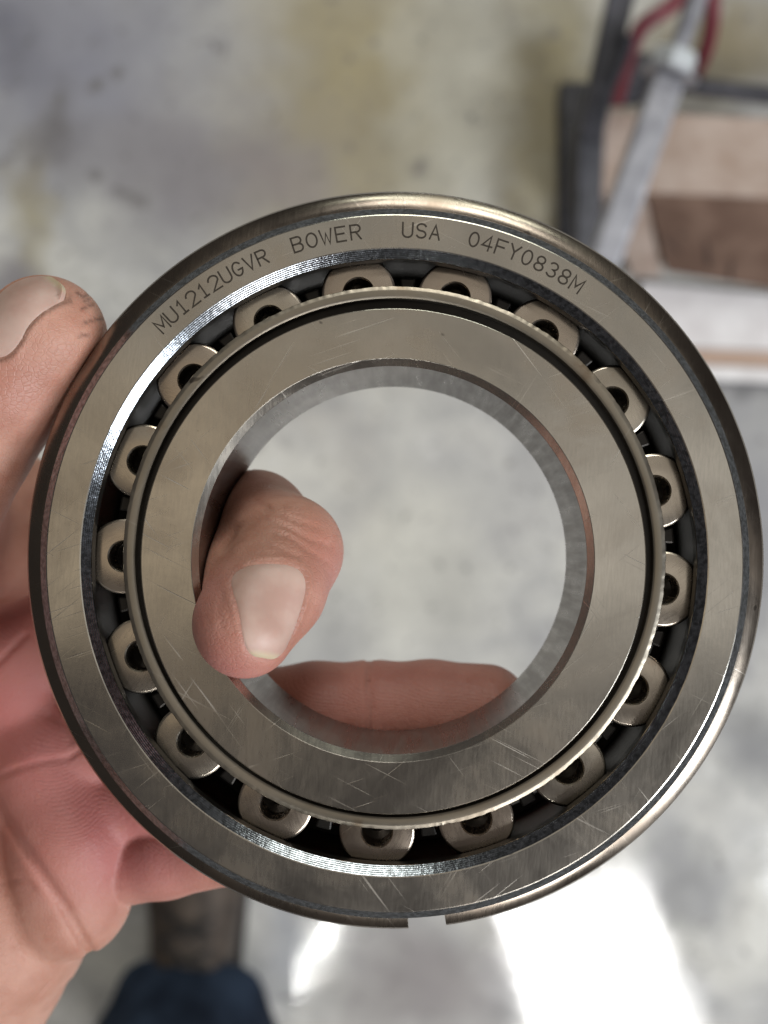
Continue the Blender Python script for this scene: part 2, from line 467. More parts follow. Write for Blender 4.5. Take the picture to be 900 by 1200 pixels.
def ribbon(pts, hw):
    pts = [np.array(p, float) for p in pts]
    closed = np.linalg.norm(pts[0] - pts[-1]) < 1e-6
    if closed: pts = pts[:-1]
    n_ = len(pts); L, R = [], []
    for i in range(n_):
        a = pts[i - 1] if (i or closed) else None
        b = pts[(i + 1) % n_] if (i < n_ - 1 or closed) else None
        p = pts[i]
        d0 = (p - a) / np.linalg.norm(p - a) if a is not None else None
        d1 = (b - p) / np.linalg.norm(b - p) if b is not None else None
        if d0 is None: p = p - d1 * hw; d0 = d1
        if d1 is None: p = p + d0 * hw; d1 = d0
        n0 = np.array([-d0[1], d0[0]]); n1 = np.array([-d1[1], d1[0]])
        mi = n0 + n1; mi = mi / max(np.linalg.norm(mi), 1e-6)
        k = hw / max(mi @ n0, 0.45)
        L.append(p + mi * k); R.append(p - mi * k)
    return L, R, closed


def engrave(word, ang0, ang1, rmid=51.12, hgt=2.25):
    vs, fs = [], []
    for i, ch in enumerate(word):
        th = math.radians(ang0 + (ang1 - ang0) * i / (len(word) - 1))
        hh = hgt * random.uniform(0.97, 1.03)
        for si, st in enumerate(GLYPH[ch]):
            pts = [((x - W / 2) * hh, (y - 0.5) * hh) for x, y in st]
            L, R, closed = ribbon(pts, 0.14)
            base = len(vs)
            z = 0.02 + 0.008 * si
            for q in L + R:
                # bend the word along the circle
                a = math.pi / 2 - th - q[0] / rmid
                r = rmid + q[1]
                vs.append((r * math.cos(a) * S, r * math.sin(a) * S, z * S))
            k = len(L)
            for j in range(k if closed else k - 1):
                j2 = (j + 1) % k
                fs.append((base + j, base + k + j, base + k + j2, base + j2))
    return mesh('engraved_lettering', vs, fs)

n = NT('laser_etch')
e = n.noise(n.mapping((2500, 2500, 2500)), 1.0, 2, 0.6)
m_etch = n.set(base=n.mix(e, (0.018, 0.014, 0.011), (0.08, 0.065, 0.05)), metal=0.6, rough=0.6)
for word, a0, a1 in (('MU1212UGVR', -44.6, -23.4), ('BOWER', -16.8, -6.4), ('USA', 2.7, 7.5), ('04FY0838M', 14.4, 33.9)):
    o = link('engraved_lettering', engrave(word, a0, a1), m_etch, outer)
    o['label'] = 'dark engraved marking ' + word

# ------------------------------------------------------------------ hand
BM = Matrix.Translation(Vector(tuple(BC))) @ B_ROT.to_matrix().to_4x4()
BI = np.array(BM.inverted())


def to_px(p):
    d = CAMZ - p[:, 2]
    return 450 + FPX * p[:, 0] / d, 600 - FPX * p[:, 1] / d


def cone(p, a, b, r0, r1):
    a, b = np.asarray(a), np.asarray(b)
    ba = b - a; pa = p - a
    h = np.clip(pa @ ba / (ba @ ba), 0, 1)
    return np.linalg.norm(pa - h[:, None] * ba, axis=1) - (r0 + (r1 - r0) * h)


def smin(a, b, k):
    h = np.clip(0.5 + 0.5 * (b - a) / k, 0, 1)
    return b + (a - b) * h - k * h * (1 - h)


def smax(a, b, k): return -smin(-a, -b, k)


def chain(p, pts, k=1.5):
    d = None
    for (a, b) in zip(pts[:-1], pts[1:]):
        c_ = cone(p, P(*a[:3]), P(*b[:3]), a[3], b[3])
        d = c_ if d is None else smin(d, c_, k)
    return d

THUMB = [(55, 393, 161, 9.6), (8, 448, 163, 10.6), (-42, 520, 167, 11.0), (-130, 690, 182, 13), (-190, 900, 200, 18)]
INDEX = [(288, 737, 150.5, 7.5), (318, 690, 155.5, 8.2), (337, 646, 162, 8.6), (300, 612, 174, 8.7), (258, 612, 186, 9.0), (180, 660, 194, 9.5), (20, 790, 199, 11)]
MIDDLE = [(570, 828, 181.8, 7.8), (505, 827, 182, 8.2), (436, 829, 182.2, 8.4), (370, 832, 182.6, 8.7), (250, 848, 184.5, 9.2), (40, 880, 196, 11)]
RINGF = [(520, 915, 182, 7.6), (400, 918, 182.5, 8.2), (260, 925, 184.5, 8.8), (60, 950, 195, 11)]
PINKY = [(380, 962, 182, 6.8), (280, 985, 183, 7.5), (195, 1000, 186, 8.0), (90, 1012, 192, 9.5)]
PALM = [((20, 790, 198, 12), (70, 900, 196, 12.5)), ((70, 900, 196, 12.5), (70, 1000, 195, 11.0)),
        ((20, 790, 198, 12), (-150, 900, 205, 17)), ((70, 900, 196, 12.5), (-60, 1010, 202, 17)),
        ((-15, 1078, 194, 20), (-100, 1200, 203, 23)), ((-130, 1000, 206, 18), (-220, 1250, 208, 22)),
        ((-200, 1200, 208, 22), (-420, 1520, 212, 24)),
        ((10, 590, 224, 12), (10, 700, 222, 14)), ((10, 700, 222, 14), (20, 800, 203, 12)), ((-70, 600, 206, 13), (-120, 800, 204, 16))]
PAD = [(62, 905, 190, 11.0), (86, 985, 186, 11.0), (82, 1048, 187.5, 11.4)]


def hand_sdf(p, detail=True):
    palm = None
    for a, b in PALM:
        c_ = cone(p, P(*a[:3]), P(*b[:3]), a[3], b[3])
        palm = c_ if palm is None else smin(palm, c_, 5.0)
    palm = smin(palm, chain(p, PAD, 3.0), 2.2)
    d = palm
    for pts, k in ((THUMB, 6), (INDEX, 5), (MIDDLE, 3.5), (RINGF, 3.5), (PINKY, 0.7)):
        f = smin(palm, chain(p, pts, 2.6 if pts is INDEX else 1.6), k)
        d = smin(d, f, 0.5)
    d = smin(d, cone(p, P(256, 640, 176), P(284, 725, 153), 8.4, 7.3), 2.5)      # flesh of the bent forefinger
    # the flesh flattens where it is pressed against the bearing
    q = p @ BI[:3, :3].T + BI[:3, 3]
    rho = np.hypot(q[:, 0], q[:, 1])
    rout = np.where((q[:, 2] > -5.8) & (q[:, 2] < -2.9), 58.7, 55.15)
    ann = np.maximum(np.maximum(29.9 - rho, rho - rout), np.abs(q[:, 2] + 11) - 11.1)
    d = smax(d, -ann, 0.8)
    if detail: d = d + creases(p)
    return d


def poly_dist(u, v, pts):
    best = np.full(u.shape, 1e9)
    for (x0, y0), (x1, y1) in zip(pts[:-1], pts[1:]):
        dx, dy = x1 - x0, y1 - y0
        h = np.clip(((u - x0) * dx + (v - y0) * dy) / (dx * dx + dy * dy), 0, 1)
        best = np.minimum(best, np.hypot(u - x0 - h * dx, v - y0 - h * dy))
    return best

# folds of the skin: polyline in the photo, half width px, depth mm, nearest and farthest distance from the lens
CREASES = [([(-30, 905), (0, 952), (22, 985), (45, 1018), (75, 1062), (104, 1114)], 7, 0.95, 165, 215),
           ([(-10, 915), (20, 901), (46, 893), (80, 888), (110, 868)], 4, 0.35, 165, 215),
           ([(433, 770), (431, 800), (433, 830), (430, 880)], 3.4, 0.70, 160, 200),
           ([(440, 775), (438, 810), (441, 850)], 2.8, 0.16, 160, 200),
           ([(262, 642), (278, 622), (300, 606), (312, 598)], 6, 0.55, 150, 190),
           ([(300, 588), (322, 600), (345, 610), (372, 618)], 3.0, 0.16, 140, 178),
           ([(312, 610), (335, 617), (362, 632), (388, 640)], 3.0, 0.20, 140, 178),
           ([(318, 624), (340, 630), (360, 645), (386, 660)], 2.8, 0.16, 140, 178),
           ([(296, 640), (312, 636), (330, 644), (350, 652)], 2.6, 0.12, 140, 178),
           ([(262, 690), (256, 715), (262, 745)], 3.0, 0.10, 140, 178),
           ([(-5, 780), (12, 762), (30, 745)], 4, 0.5, 165, 215),
           ([(60, 838), (75, 850), (84, 868)], 5, 0.3, 165, 215),
           ([(0, 1035), (25, 1030), (40, 1040)], 3, 0.2, 165, 215),
           ([(55, 1180), (72, 1160), (82, 1150)], 3, 0.3, 165, 215),
           ([(30, 1185), (45, 1165), (58, 1150)], 3, 0.3, 165, 215)]
CRACKS = [[(90, 343), (98, 348), (107, 343)], [(99, 353), (104, 351)], [(96, 362), (109, 357)], [(98, 379), (110, 375), (120, 374)],
          [(93, 394), (104, 392)], [(105, 335), (100, 338)]]


def creases(p):
    u, v = to_px(p); dd = CAMZ - p[:, 2]
    out = np.zeros(len(p))
    for pts, w, dep, n0, n1 in CREASES:
        ds = poly_dist(u, v, pts)
        m = (dd > n0) & (dd < n1)
        out += m * dep * np.exp(-(ds / w) ** 2)
    for pts in CRACKS:
        out += 0.10 * np.exp(-(poly_dist(u, v, pts) / 2.2) ** 2) * (dd < 175)
    return out


def surface_nets(f, org, h):
    nx, ny, nz = f.shape
    ins = f < 0
    acc = np.zeros((nx - 1, ny - 1, nz - 1, 3)); cnt = np.zeros((nx - 1, ny - 1, nz - 1))
    corners = [(i, j, k) for i in (0, 1) for j in (0, 1) for k in (0, 1)]
    sl = lambda c_: f[c_[0]:nx - 1 + c_[0], c_[1]:ny - 1 + c_[1], c_[2]:nz - 1 + c_[2]]
    for c0 in corners:
        for ax in range(3):
            if c0[ax]: continue
            c1 = list(c0); c1[ax] = 1
            f0, f1 = sl(c0), sl(c1)
            m = (f0 < 0) != (f1 < 0)
            t = np.where(m, f0 / np.where(m, f0 - f1, 1), 0)
            for k in range(3): acc[..., k] += np.where(m, c0[k] + (t if k == ax else 0), 0)
            cnt += m
    act = cnt > 0
    idx = np.full(act.shape, -1, np.int64); idx[act] = np.arange(act.sum())
    g = np.argwhere(act)
    v = org + h * (g + acc[act] / cnt[act][:, None])
    faces = []
    for ax in range(3):
        b, c_ = (ax + 1) % 3, (ax + 2) % 3
        s0 = [slice(1, -1)] * 3; s0[ax] = slice(0, -1)
        s1 = list(s0); s1[ax] = slice(1, None)
        a0, a1 = ins[tuple(s0)], ins[tuple(s1)]
        e = np.argwhere(a0 != a1)
        flip = a0[tuple(e.T)]
        off = np.ones(3, int); off[ax] = 0
        e = e + off
        q = []
        for (db, dc) in ((0, 0), (-1, 0), (-1, -1), (0, -1)):
            w = e.copy(); w[:, b] += db; w[:, c_] += dc
            q.append(idx[tuple(w.T)])
        q = np.stack(q, 1)
        q[~flip] = q[~flip][:, ::-1]
        faces.append(q)
    return v, np.concatenate(faces)


def subdivide(v, f):
    e = np.stack([f, np.roll(f, -1, 1)], 2).reshape(-1, 2)
    es = np.sort(e, 1)
    uq, inv = np.unique(es, axis=0, return_inverse=True)
    inv = inv.reshape(-1, 4)
    nv = len(v); ne = len(uq)
    v2 = np.concatenate([v, v[uq].mean(1), v[f].mean(1)])
    em = nv + inv; fc = nv + ne + np.arange(len(f))
    out = [np.stack([f[:, i], em[:, i], fc, em[:, i - 1]], 1) for i in range(4)]
    return v2, np.concatenate(out)


def grad(p, fn, e=0.15):
    g = np.zeros_like(p)
    for k in ((1, 1, 1), (1, -1, -1), (-1, 1, -1), (-1, -1, 1)):
        k = np.array(k, float)
        g += fn(p + k * e)[:, None] * k
    return g / np.maximum(np.linalg.norm(g, axis=1), 1e-9)[:, None]

h = 1.0
lo = np.array([-132.0, -150.0, CAMZ - 236]); hi = np.array([30.0, 45.0, CAMZ - 140])
R4 = 5
nc = np.ceil((hi - lo) / (h * R4)).astype(int); nn = nc * R4
ctr = np.stack(np.meshgrid(*[lo[k] + h * (R4 * np.arange(nc[k]) + (R4 - 1) / 2) for k in range(3)], indexing='ij'), -1)
C0 = hand_sdf(ctr.reshape(-1, 3), False).reshape(nc)
F = np.repeat(np.repeat(np.repeat(C0, R4, 0), R4, 1), R4, 2)
near_ = np.argwhere(np.abs(F) < 5.0 * h)                     # only the shell about the skin is worked out finely
vals = np.concatenate([hand_sdf(lo + h * q_, False) for q_ in np.array_split(near_, 12)])
F[tuple(near_.T)] = vals
F[0] = F[-1] = 1; F[:, 0] = F[:, -1] = 1; F[:, :, 0] = F[:, :, -1] = 1      # closed where the arm leaves the picture
hv, hf = surface_nets(F, lo, h)
hv, hf = subdivide(hv, hf)
edge = (hv[:, 0] < lo[0] + 2.2) | (hv[:, 1] < lo[1] + 2.2) | (hv[:, 0] > hi[0] - 2.2)
for it in range(3):
    d_ = hand_sdf(hv); g_ = grad(hv, hand_sdf) if it < 2 else g_
    step = np.clip(d_, -0.8, 0.8)[:, None] * g_ * (0.9 if it else 0.8)
    hv = np.where(edge[:, None], hv, hv - step)


def unit(v): v = np.asarray(v, float); return v / np.linalg.norm(v)


class Nail:
    """a nail: centre, direction root to tip, outward normal, half length and half width in mm"""
    def __init__(s, c, l, nrm, a, b, taper=0.1):
        s.taper = taper
        s.c = np.asarray(c, float); s.l = unit(l)
        nrm = np.asarray(nrm, float); s.n = unit(nrm - s.l * (nrm @ s.l)); s.w = np.cross(s.n, s.l); s.a, s.b = a, b

    def st(s, p):
        q = p - s.c
        a = q @ s.l / s.a
        return a, q @ s.w / (s.b * s.narrow(a)), q @ s.n

    def narrow(s, a): return 1 - s.taper * np.clip((a + 1) / 2, 0, 1.1)

    def march(s, p):
        q = p + s.n * 9.0
        for _ in range(60):
            q = q - s.n * np.clip(hand_sdf(q, False), -0.5, 1.5)[:, None] * 0.9
        z = np.clip((q - s.c) @ s.n, -4.0, 4.0) - (q - s.c) @ s.n
        return q + s.n * z[:, None]

NAILS = [Nail(P(317, 714, 146.0), (0.02, -0.92, 0.36), (0.50, 0.20, 0.84), 6.8, 6.0, 0.38),
         Nail(P(20, 368, 154.5), P(64, 325, 157) - P(-8, 420, 157), (-0.50, 0.35, 0.80), 7.8, 5.0)]
for nl in NAILS:                                             # set each nail on the skin
    nl.c = nl.march(nl.c[None, :])[0]
for nl in NAILS:                                        # the nail lies in a bed, folds of skin rise about it
    sel = np.linalg.norm(hv - nl.c, axis=1) < 15
    hs = hv[sel]
    s_, t_, z_ = nl.st(hs)
    e_ = (np.abs(s_) ** 3.2 + np.abs(t_) ** 3.2) ** (1 / 3.2)
    near = (np.abs(z_) < 6.5)
    g_ = grad(hs, lambda q: hand_sdf(q, False))
    side = np.clip(1.1 - np.clip(s_, 0, 9), 0, 1)       # no fold at the free edge
    disp = -0.38 / (1 + np.exp(np.clip((e_ - 1.03) * 40, -50, 50))) + 0.22 * np.exp(-((e_ - 1.13) / 0.09) ** 2) * side
    facing = np.clip((g_ @ nl.n) * 3, 0, 1)
    hv[sel] = hs + (disp * near * facing)[:, None] * g_

hand_me = bpy.data.meshes.new('hand')
hand_me.from_pydata((hv * S).tolist(), [], hf.tolist()); hand_me.update()
hand_me.polygons.foreach_set('use_smooth', [True] * len(hand_me.polygons))
u_, v_ = to_px(hv); dd_ = CAMZ - hv[:, 2]
red = np.zeros(len(hv))
for (u0, v0, d0, rad, amt) in ((275, 770, 150, 7, 1.0), (255, 705, 150, 6, 0.6), (380, 680, 158, 8, 0.5), (520, 828, 174, 22, 0.45), (390, 835, 174, 12, 0.35),
                               (70, 930, 184, 18, 0.8), (110, 985, 184, 10, 0.5), (190, 1000, 178, 12, 0.75), (35, 840, 186, 12, 0.45), (0, 700, 190, 22, 0.9), (20, 470, 152, 8, 0.25)):
    red += amt * np.exp(-(np.linalg.norm(hv - P(u0, v0, d0), axis=1) / rad) ** 2)
dirt_shade = np.zeros(len(hv))
for pts in CRACKS: dirt_shade = np.maximum(dirt_shade, np.exp(-(poly_dist(u_, v_, pts) / 2.0) ** 2) * (dd_ < 175))
dirt_shade = np.maximum(dirt_shade, 0.8 * np.exp(-(np.hypot(u_ - 309, v_ - 662) / 1.6) ** 2) * (dd_ < 165))
dirt_shade = np.maximum(dirt_shade, 0.6 * np.exp(-(poly_dist(u_, v_, [(433, 775), (431, 800), (433, 850)]) / 2.2) ** 2) * (dd_ > 165))  # shade painted into the joint crease of the middle finger
s_, t_, z_ = NAILS[1].st(hv); e_ = (np.abs(s_) ** 3.2 + np.abs(t_) ** 3.2) ** (1 / 3.2)
dirt_shade = np.maximum(dirt_shade, 0.85 * np.exp(-((e_ - 1.10) / 0.06) ** 2) * (t_ < -0.3) * (np.abs(z_) < 6))
ridge = 1 - np.clip(1.6 - np.linalg.norm(hv - P(320, 660, 158), axis=1) / 14, 0, 1)
ridge *= 1 - 0.75 * np.clip(1.8 - np.linalg.norm(hv - P(10, 400, 155), axis=1) / 12, 0, 1)
s_, t_, z_ = NAILS[0].st(hv); e_ = (np.abs(s_) ** 3.2 + np.abs(t_) ** 3.2) ** (1 / 3.2)
dirt_shade = np.maximum(dirt_shade, 0.38 * np.exp(-((e_ - 1.08) / 0.05) ** 2) * (np.abs(z_) < 5) * (s_ < 0.8))
for nm, arr in (('ridge', ridge), ('redness', np.clip(red, 0, 1)), ('dirt_shade', np.clip(dirt_shade, 0, 1))):
    at = hand_me.attributes.new(nm, 'FLOAT', 'POINT'); at.data.foreach_set('value', arr.astype(np.float32))

n = NT('skin')
ob = n.co.outputs['Object']
mot = n.noise(ob, 130, 4, 0.6); mot2 = n.noise(ob, 420, 3, 0.6)
c = n.mix(n.ramp(mot, 0.32, 0.68), (0.42, 0.205, 0.145), (0.50, 0.272, 0.203))
c = n.mix(n.math('MULTIPLY', n.attr('redness'), 0.85), c, (0.41, 0.135, 0.13))
c = n.mix(n.ramp(mot2, 0.56, 0.74, 0, 0.35), c, (0.40, 0.15, 0.105))
c = n.mix(n.math('MULTIPLY', n.attr('dirt_shade'), 0.6), c, (0.06, 0.03, 0.02))
wv = n.node('ShaderNodeTexWave', wave_type='BANDS', bands_direction='DIAGONAL')
n.put(wv.inputs['Vector'], n.mapping((1, 1, 1), (0.0, 0.2, -0.5)))
wv.inputs['Scale'].default_value = 1150; wv.inputs['Distortion'].default_value = 5; wv.inputs['Detail'].default_value = 2; wv.inputs['Detail Scale'].default_value = 0.09
cell = n.node('ShaderNodeTexVoronoi', feature='DISTANCE_TO_EDGE'); n.put(cell.inputs['Vector'], ob); cell.inputs['Scale'].default_value = 1100
hgt = n.math('ADD', n.math('MULTIPLY', n.math('MULTIPLY', wv.outputs['Fac'], n.attr('ridge')), 0.38), n.math('MULTIPLY', n.ramp(cell.outputs[0], 0.0, 0.15), 0.45))
hgt = n.math('ADD', hgt, n.math('MULTIPLY', mot2, 1.2))
skin_m = n.set(base=c, rough=n.ramp(mot, 0.3, 0.7, 0.42, 0.58), spec=0.42, sss=0.25, sssr=(1.0, 0.32, 0.18), ssss=0.0032,
               normal=n.bump(hgt, 0.6, 0.00013))
hand = tag(link('hand', hand_me, skin_m), 'bare left hand gripping the bearing, thumb outside and forefinger hooked through the bore', 'hand')

n = NT('nail')
ob = n.co.outputs['Object']
rid = n.noise(n.mapping((900, 900, 260)), 1.0, 2, 0.5); cl = n.noise(ob, 190, 3, 0.5)
c = n.mix(n.ramp(cl, 0.3, 0.7), (0.46, 0.29, 0.24), (0.54, 0.38, 0.32))
c = n.mix(n.ramp(n.attr('tip'), 0.92, 0.99), c, (0.55, 0.45, 0.31))
nail_m = n.set(base=c, rough=0.48, spec=0.45, sss=0.25, sssr=(1.0, 0.4, 0.3), ssss=0.0012, normal=n.bump(rid, 0.25, 0.00006))
for nl, nm in zip(NAILS, ('fingernail', 'thumbnail')):
    K = 41
    ss, tt = np.meshgrid(np.linspace(-1, 1, K), np.linspace(-1, 1, K), indexing='ij')
    m_ = np.maximum(np.abs(ss), np.abs(tt)); pn = (np.abs(ss) ** 3.4 + np.abs(tt) ** 3.4) ** (1 / 3.4)
    k_ = np.where(pn > 0, m_ / np.maximum(pn, 1e-9), 1)
    s2, t2 = ss * k_, tt * k_
    base = nl.c + nl.l * (s2.ravel() * nl.a * 1.02)[:, None] + nl.w * (t2.ravel() * nl.narrow(s2.ravel()) * nl.b * 1.02)[:, None]
    q = nl.march(base)
    m_ = m_.ravel()
    lift = 0.26 * (1 - m_ ** 8) - 0.20 + 0.08 * np.clip(s2.ravel(), 0, 1)
    top = q + nl.n * lift[:, None]; bot = q - nl.n * 0.9
    vs = np.concatenate([top, bot])
    fs = []
    for i in range(K - 1):
        for j in range(K - 1):
            a = i * K + j
            fs.append((a, a + K, a + K + 1, a + 1)); fs.append((a + K * K, a + 1 + K * K, a + K + 1 + K * K, a + K + K * K))
    rim = [j for j in range(K)] + [i * K + K - 1 for i in range(1, K)] + [(K - 1) * K + j for j in range(K - 2, -1, -1)] + [i * K for i in range(K - 2, 0, -1)]
    for a, b in zip(rim, rim[1:] + rim[:1]): fs.append((a, b, b + K * K, a + K * K))
    me = mesh(nm, vs * S, fs, 60)
    bm = bmesh.new(); bm.from_mesh(me); bmesh.ops.recalc_face_normals(bm, faces=bm.faces); bm.to_mesh(me); bm.free()
    at = me.attributes.new('tip', 'FLOAT', 'POINT')
    tp = np.concatenate([s2.ravel(), s2.ravel()]) * 0.5 + 0.5
    at.data.foreach_set('value', tp.astype(np.float32))
    link(nm, me, nail_m, hand)

# ------------------------------------------------------------------ person standing below: trouser leg and boot
n = NT('navy_denim')
ob = n.co.outputs['Object']
tw = n.noise(n.mapping((1500, 1500, 300)), 1.0, 2, 0.6); fd = n.noise(ob, 16, 3, 0.5)
denim = n.set(base=n.mix(n.ramp(fd, 0.35, 0.7), (0.010, 0.016, 0.030), (0.030, 0.046, 0.078)), rough=0.9, spec=0.15, normal=n.bump(tw, 0.4, 0.0005))
n = NT('worn_brown_leather')
ob = n.co.outputs['Object']
lw = n.noise(ob, 45, 4, 0.6)
leather = n.set(base=n.mix(n.ramp(lw, 0.35, 0.7), (0.034, 0.024, 0.018), (0.09, 0.066, 0.05)), rough=0.62, normal=n.bump(lw, 0.4, 0.002))
n = NT('lace_and_rubber')
rubber = n.set(base=n.mix(n.noise(n.co.outputs['Object'], 90, 2), (0.012, 0.010, 0.010), (0.03, 0.026, 0.024)), rough=0.8)
LX, LY = -205.0, -560.0
person = empty('person', (LX * S, LY * S, 0), "person standing on the floor in navy jeans and a brown laced boot", 'person')
vs, fs = [], []
N = 48; lev = [(70, 92, 0), (74, 99, 0), (82, 98, 0), (120, 92, 4), (200, 90, 8), (320, 92, 14), (450, 100, 20)]
for (z, r, off) in lev:
    for j in range(N):
        a = 2 * math.pi * j / N
        rr = r * (1 + 0.035 * math.sin(5 * a + z * 0.05) + 0.02 * math.sin(9 * a - z * 0.08))
        vs.append((rr * math.cos(a) * S, (rr * 1.02 * math.sin(a) - off) * S, z * S))
for i in range(len(lev) - 1):
    for j in range(N): fs.append((i * N + j, i * N + (j + 1) % N, (i + 1) * N + (j + 1) % N, (i + 1) * N + j))
fs.append(tuple(range((len(lev) - 1) * N, len(lev) * N)))
link('trouser_leg', mesh('trouser_leg', vs, fs, 60), denim, person)
vs, fs = [], []
# boot: stations along the foot: y, half width, top height
stn = [(-75, 34, 105), (-40, 40, 118), (20, 41, 120), (70, 43, 112), (110, 47, 92), (150, 51, 72), (190, 50, 62), (220, 42, 55), (240, 24, 42), (246, 6, 30)]
for (y, w, t) in stn:
    for j in range(17):
        a = math.pi * j / 16
        vs.append((w * math.copysign(abs(math.cos(a)) ** 0.75, math.cos(a)) * S, y * S, (22 + (t - 22) * math.sin(a) ** 0.8) * S))
for i in range(len(stn) - 1):
    for j in range(16): fs.append((i * 17 + j, i * 17 + j + 1, (i + 1) * 17 + j + 1, (i + 1) * 17 + j))
    fs.append((i * 17, (i + 1) * 17, (i + 1) * 17 + 16, i * 17 + 16))
fs.append(tuple(range(17))); fs.append(tuple(reversed([(len(stn) - 1) * 17 + j for j in range(17)])))
me = mesh('boot', vs, fs, 60)
bm = bmesh.new(); bm.from_mesh(me); bmesh.ops.recalc_face_normals(bm, faces=bm.faces); bm.to_mesh(me); bm.free()
boot = link('boot', me, leather, person)
sol = []
for z in (0.5, 23.0):
    for (y, w, t) in stn: sol.append((-(w + 5) * S, y * S, z * S))
    for (y, w, t) in reversed(stn): sol.append(((w + 5) * S, y * S, z * S))
k = len(sol) // 2
fs = [tuple(range(k)), tuple(reversed(range(k, 2 * k)))] + [(i, (i + 1) % k, k + (i + 1) % k, k + i) for i in range(k)]
me = mesh('sole', sol, fs)
bm = bmesh.new(); bm.from_mesh(me); bmesh.ops.recalc_face_normals(bm, faces=bm.faces); bm.to_mesh(me); bm.free()
link('sole', me, rubber, boot)


def boot_top(y):
    for (y0, w0, t0), (y1, w1, t1) in zip(stn[:-1], stn[1:]):
        if y0 <= y <= y1: return t0 + (t1 - t0) * (y - y0) / (y1 - y0)
for i in range(3):
    y0 = 66 + i * 27
    for sgn in (-1, 1):
        pts = [(sgn * (26 - 52 * t), y0 + (20 + 4 * sgn) * t, boot_top(y0 + 20 * t) - 7 * abs(2 * t - 1) ** 2 + 3 + (1.5 if sgn > 0 else 0)) for t in np.linspace(0, 1, 9)]
        link('lace', tube('lace', pts, 2.6, 8), rubber, boot)

# ------------------------------------------------------------------ things lying beyond, upper right
n = NT('cardboard')
ob = n.co.outputs['Object']
cb = n.noise(ob, 30, 4, 0.55); cbf = n.noise(n.mapping((60, 900, 900)), 1.0, 2, 0.5)
c = n.mix(n.ramp(cb, 0.35, 0.68), (0.38, 0.29, 0.24), (0.47, 0.38, 0.33))
c = n.mix(n.ramp(cbf, 0.4, 0.7, 0, 0.25), c, (0.30, 0.19, 0.13))
card = n.set(base=c, rough=0.8, spec=0.25)
n = NT('dark_cardboard')
ob = n.co.outputs['Object']
cb = n.noise(ob, 26, 4, 0.55)
card2 = n.set(base=n.mix(n.ramp(cb, 0.35, 0.68), (0.145, 0.088, 0.064), (0.21, 0.135, 0.10)), rough=0.8, spec=0.25)
n = NT('marker_ink'); ink = n.set(base=n.mix(n.noise(n.co.outputs['Object'], 200, 2), (0.03, 0.018, 0.015), (0.07, 0.04, 0.03)), rough=0.7)
n = NT('white_foam')
ob = n.co.outputs['Object']
foam_m = n.set(base=n.mix(n.ramp(n.noise(ob, 25, 4, 0.6), 0.35, 0.7), (0.70, 0.67, 0.67), (0.84, 0.82, 0.82)), rough=0.7, normal=n.bump(n.noise(ob, 300, 2), 0.3, 0.001))
n = NT('pine_strip')
strip_m = n.set(base=n.mix(n.ramp(n.noise(n.mapping((8, 160, 160)), 1.0, 3, 0.6), 0.3, 0.7), (0.40, 0.27, 0.20), (0.52, 0.38, 0.30)), rough=0.75)
n = NT('black_steel')
ob = n.co.outputs['Object']
blk = n.set(base=n.mix(n.ramp(n.noise(ob, 40, 4, 0.6), 0.35, 0.7), (0.020, 0.020, 0.026), (0.06, 0.058, 0.070)), rough=0.5, spec=0.4)
n = NT('galvanised_steel')
ob = n.co.outputs['Object']
galv = n.set(base=n.mix(n.ramp(n.noise(ob, 55, 4, 0.6), 0.3, 0.7), (0.30, 0.30, 0.33), (0.47, 0.47, 0.50)), metal=0.55, rough=0.48, normal=n.bump(n.noise(ob, 200, 3), 0.3, 0.001))
n = NT('zinc_plate'); zinc = n.set(base=n.mix(n.noise(n.co.outputs['Object'], 120, 2), (0.66, 0.70, 0.72), (0.80, 0.83, 0.85)), metal=0.4, rough=0.28)
n = NT('red_cable_sheath'); redm = n.set(base=n.mix(n.noise(n.co.outputs['Object'], 90, 2), (0.10, 0.015, 0.022), (0.22, 0.04, 0.055)), rough=0.5)

# cardboard carton: flat lid, and a brown front flap that slopes down to the floor
tl, tr, bl, br = P(696, 128, 985), P(980, 142, 985), P(704, 226, 985), P(980, 236, 985)
down = np.array([0, 0, -110.0])
box = empty('cardboard_carton', tuple(P(840, 180, CAMZ) * S), 'brown cardboard carton lying beyond the bearing, black marks on its flap', 'carton')
org = np.array(box.location)


def child(name, me, mat, parent, o=None):
    """meshes are made in world mm: move them to the parent's origin"""
    o = org if o is None else o
    me.transform(Matrix.Translation(Vector(tuple(-o))))
    return link(name, me, mat, parent)
child('carton_body', hull_box('carton_body', [x + down for x in (bl, br, tr, tl)] + [bl, br, tr, tl], 2.0), card, box)
f0, f1 = bl + [46, 0, 1], br + [0, 0, 1]
f2, f3 = P(782, 316, 1075), P(985, 350, 1075)
th = np.array([0, -1.5, -4.0])
flap = child('flap', hull_box('flap', [f0 + th, f1 + th, f3 + th, f2 + th, f0, f1, f3, f2], 0.8), card2, box)
g0_, g1_ = bl + [2, 0, 0], bl + [44, 0, 0]
g2_, g3_ = P(742, 322, 1085), P(776, 322, 1082)
child('flap', hull_box('flap', [g0_ + th, g1_ + th, g3_ + th, g2_ + th, g0_, g1_, g3_, g2_], 0.8), card, box)


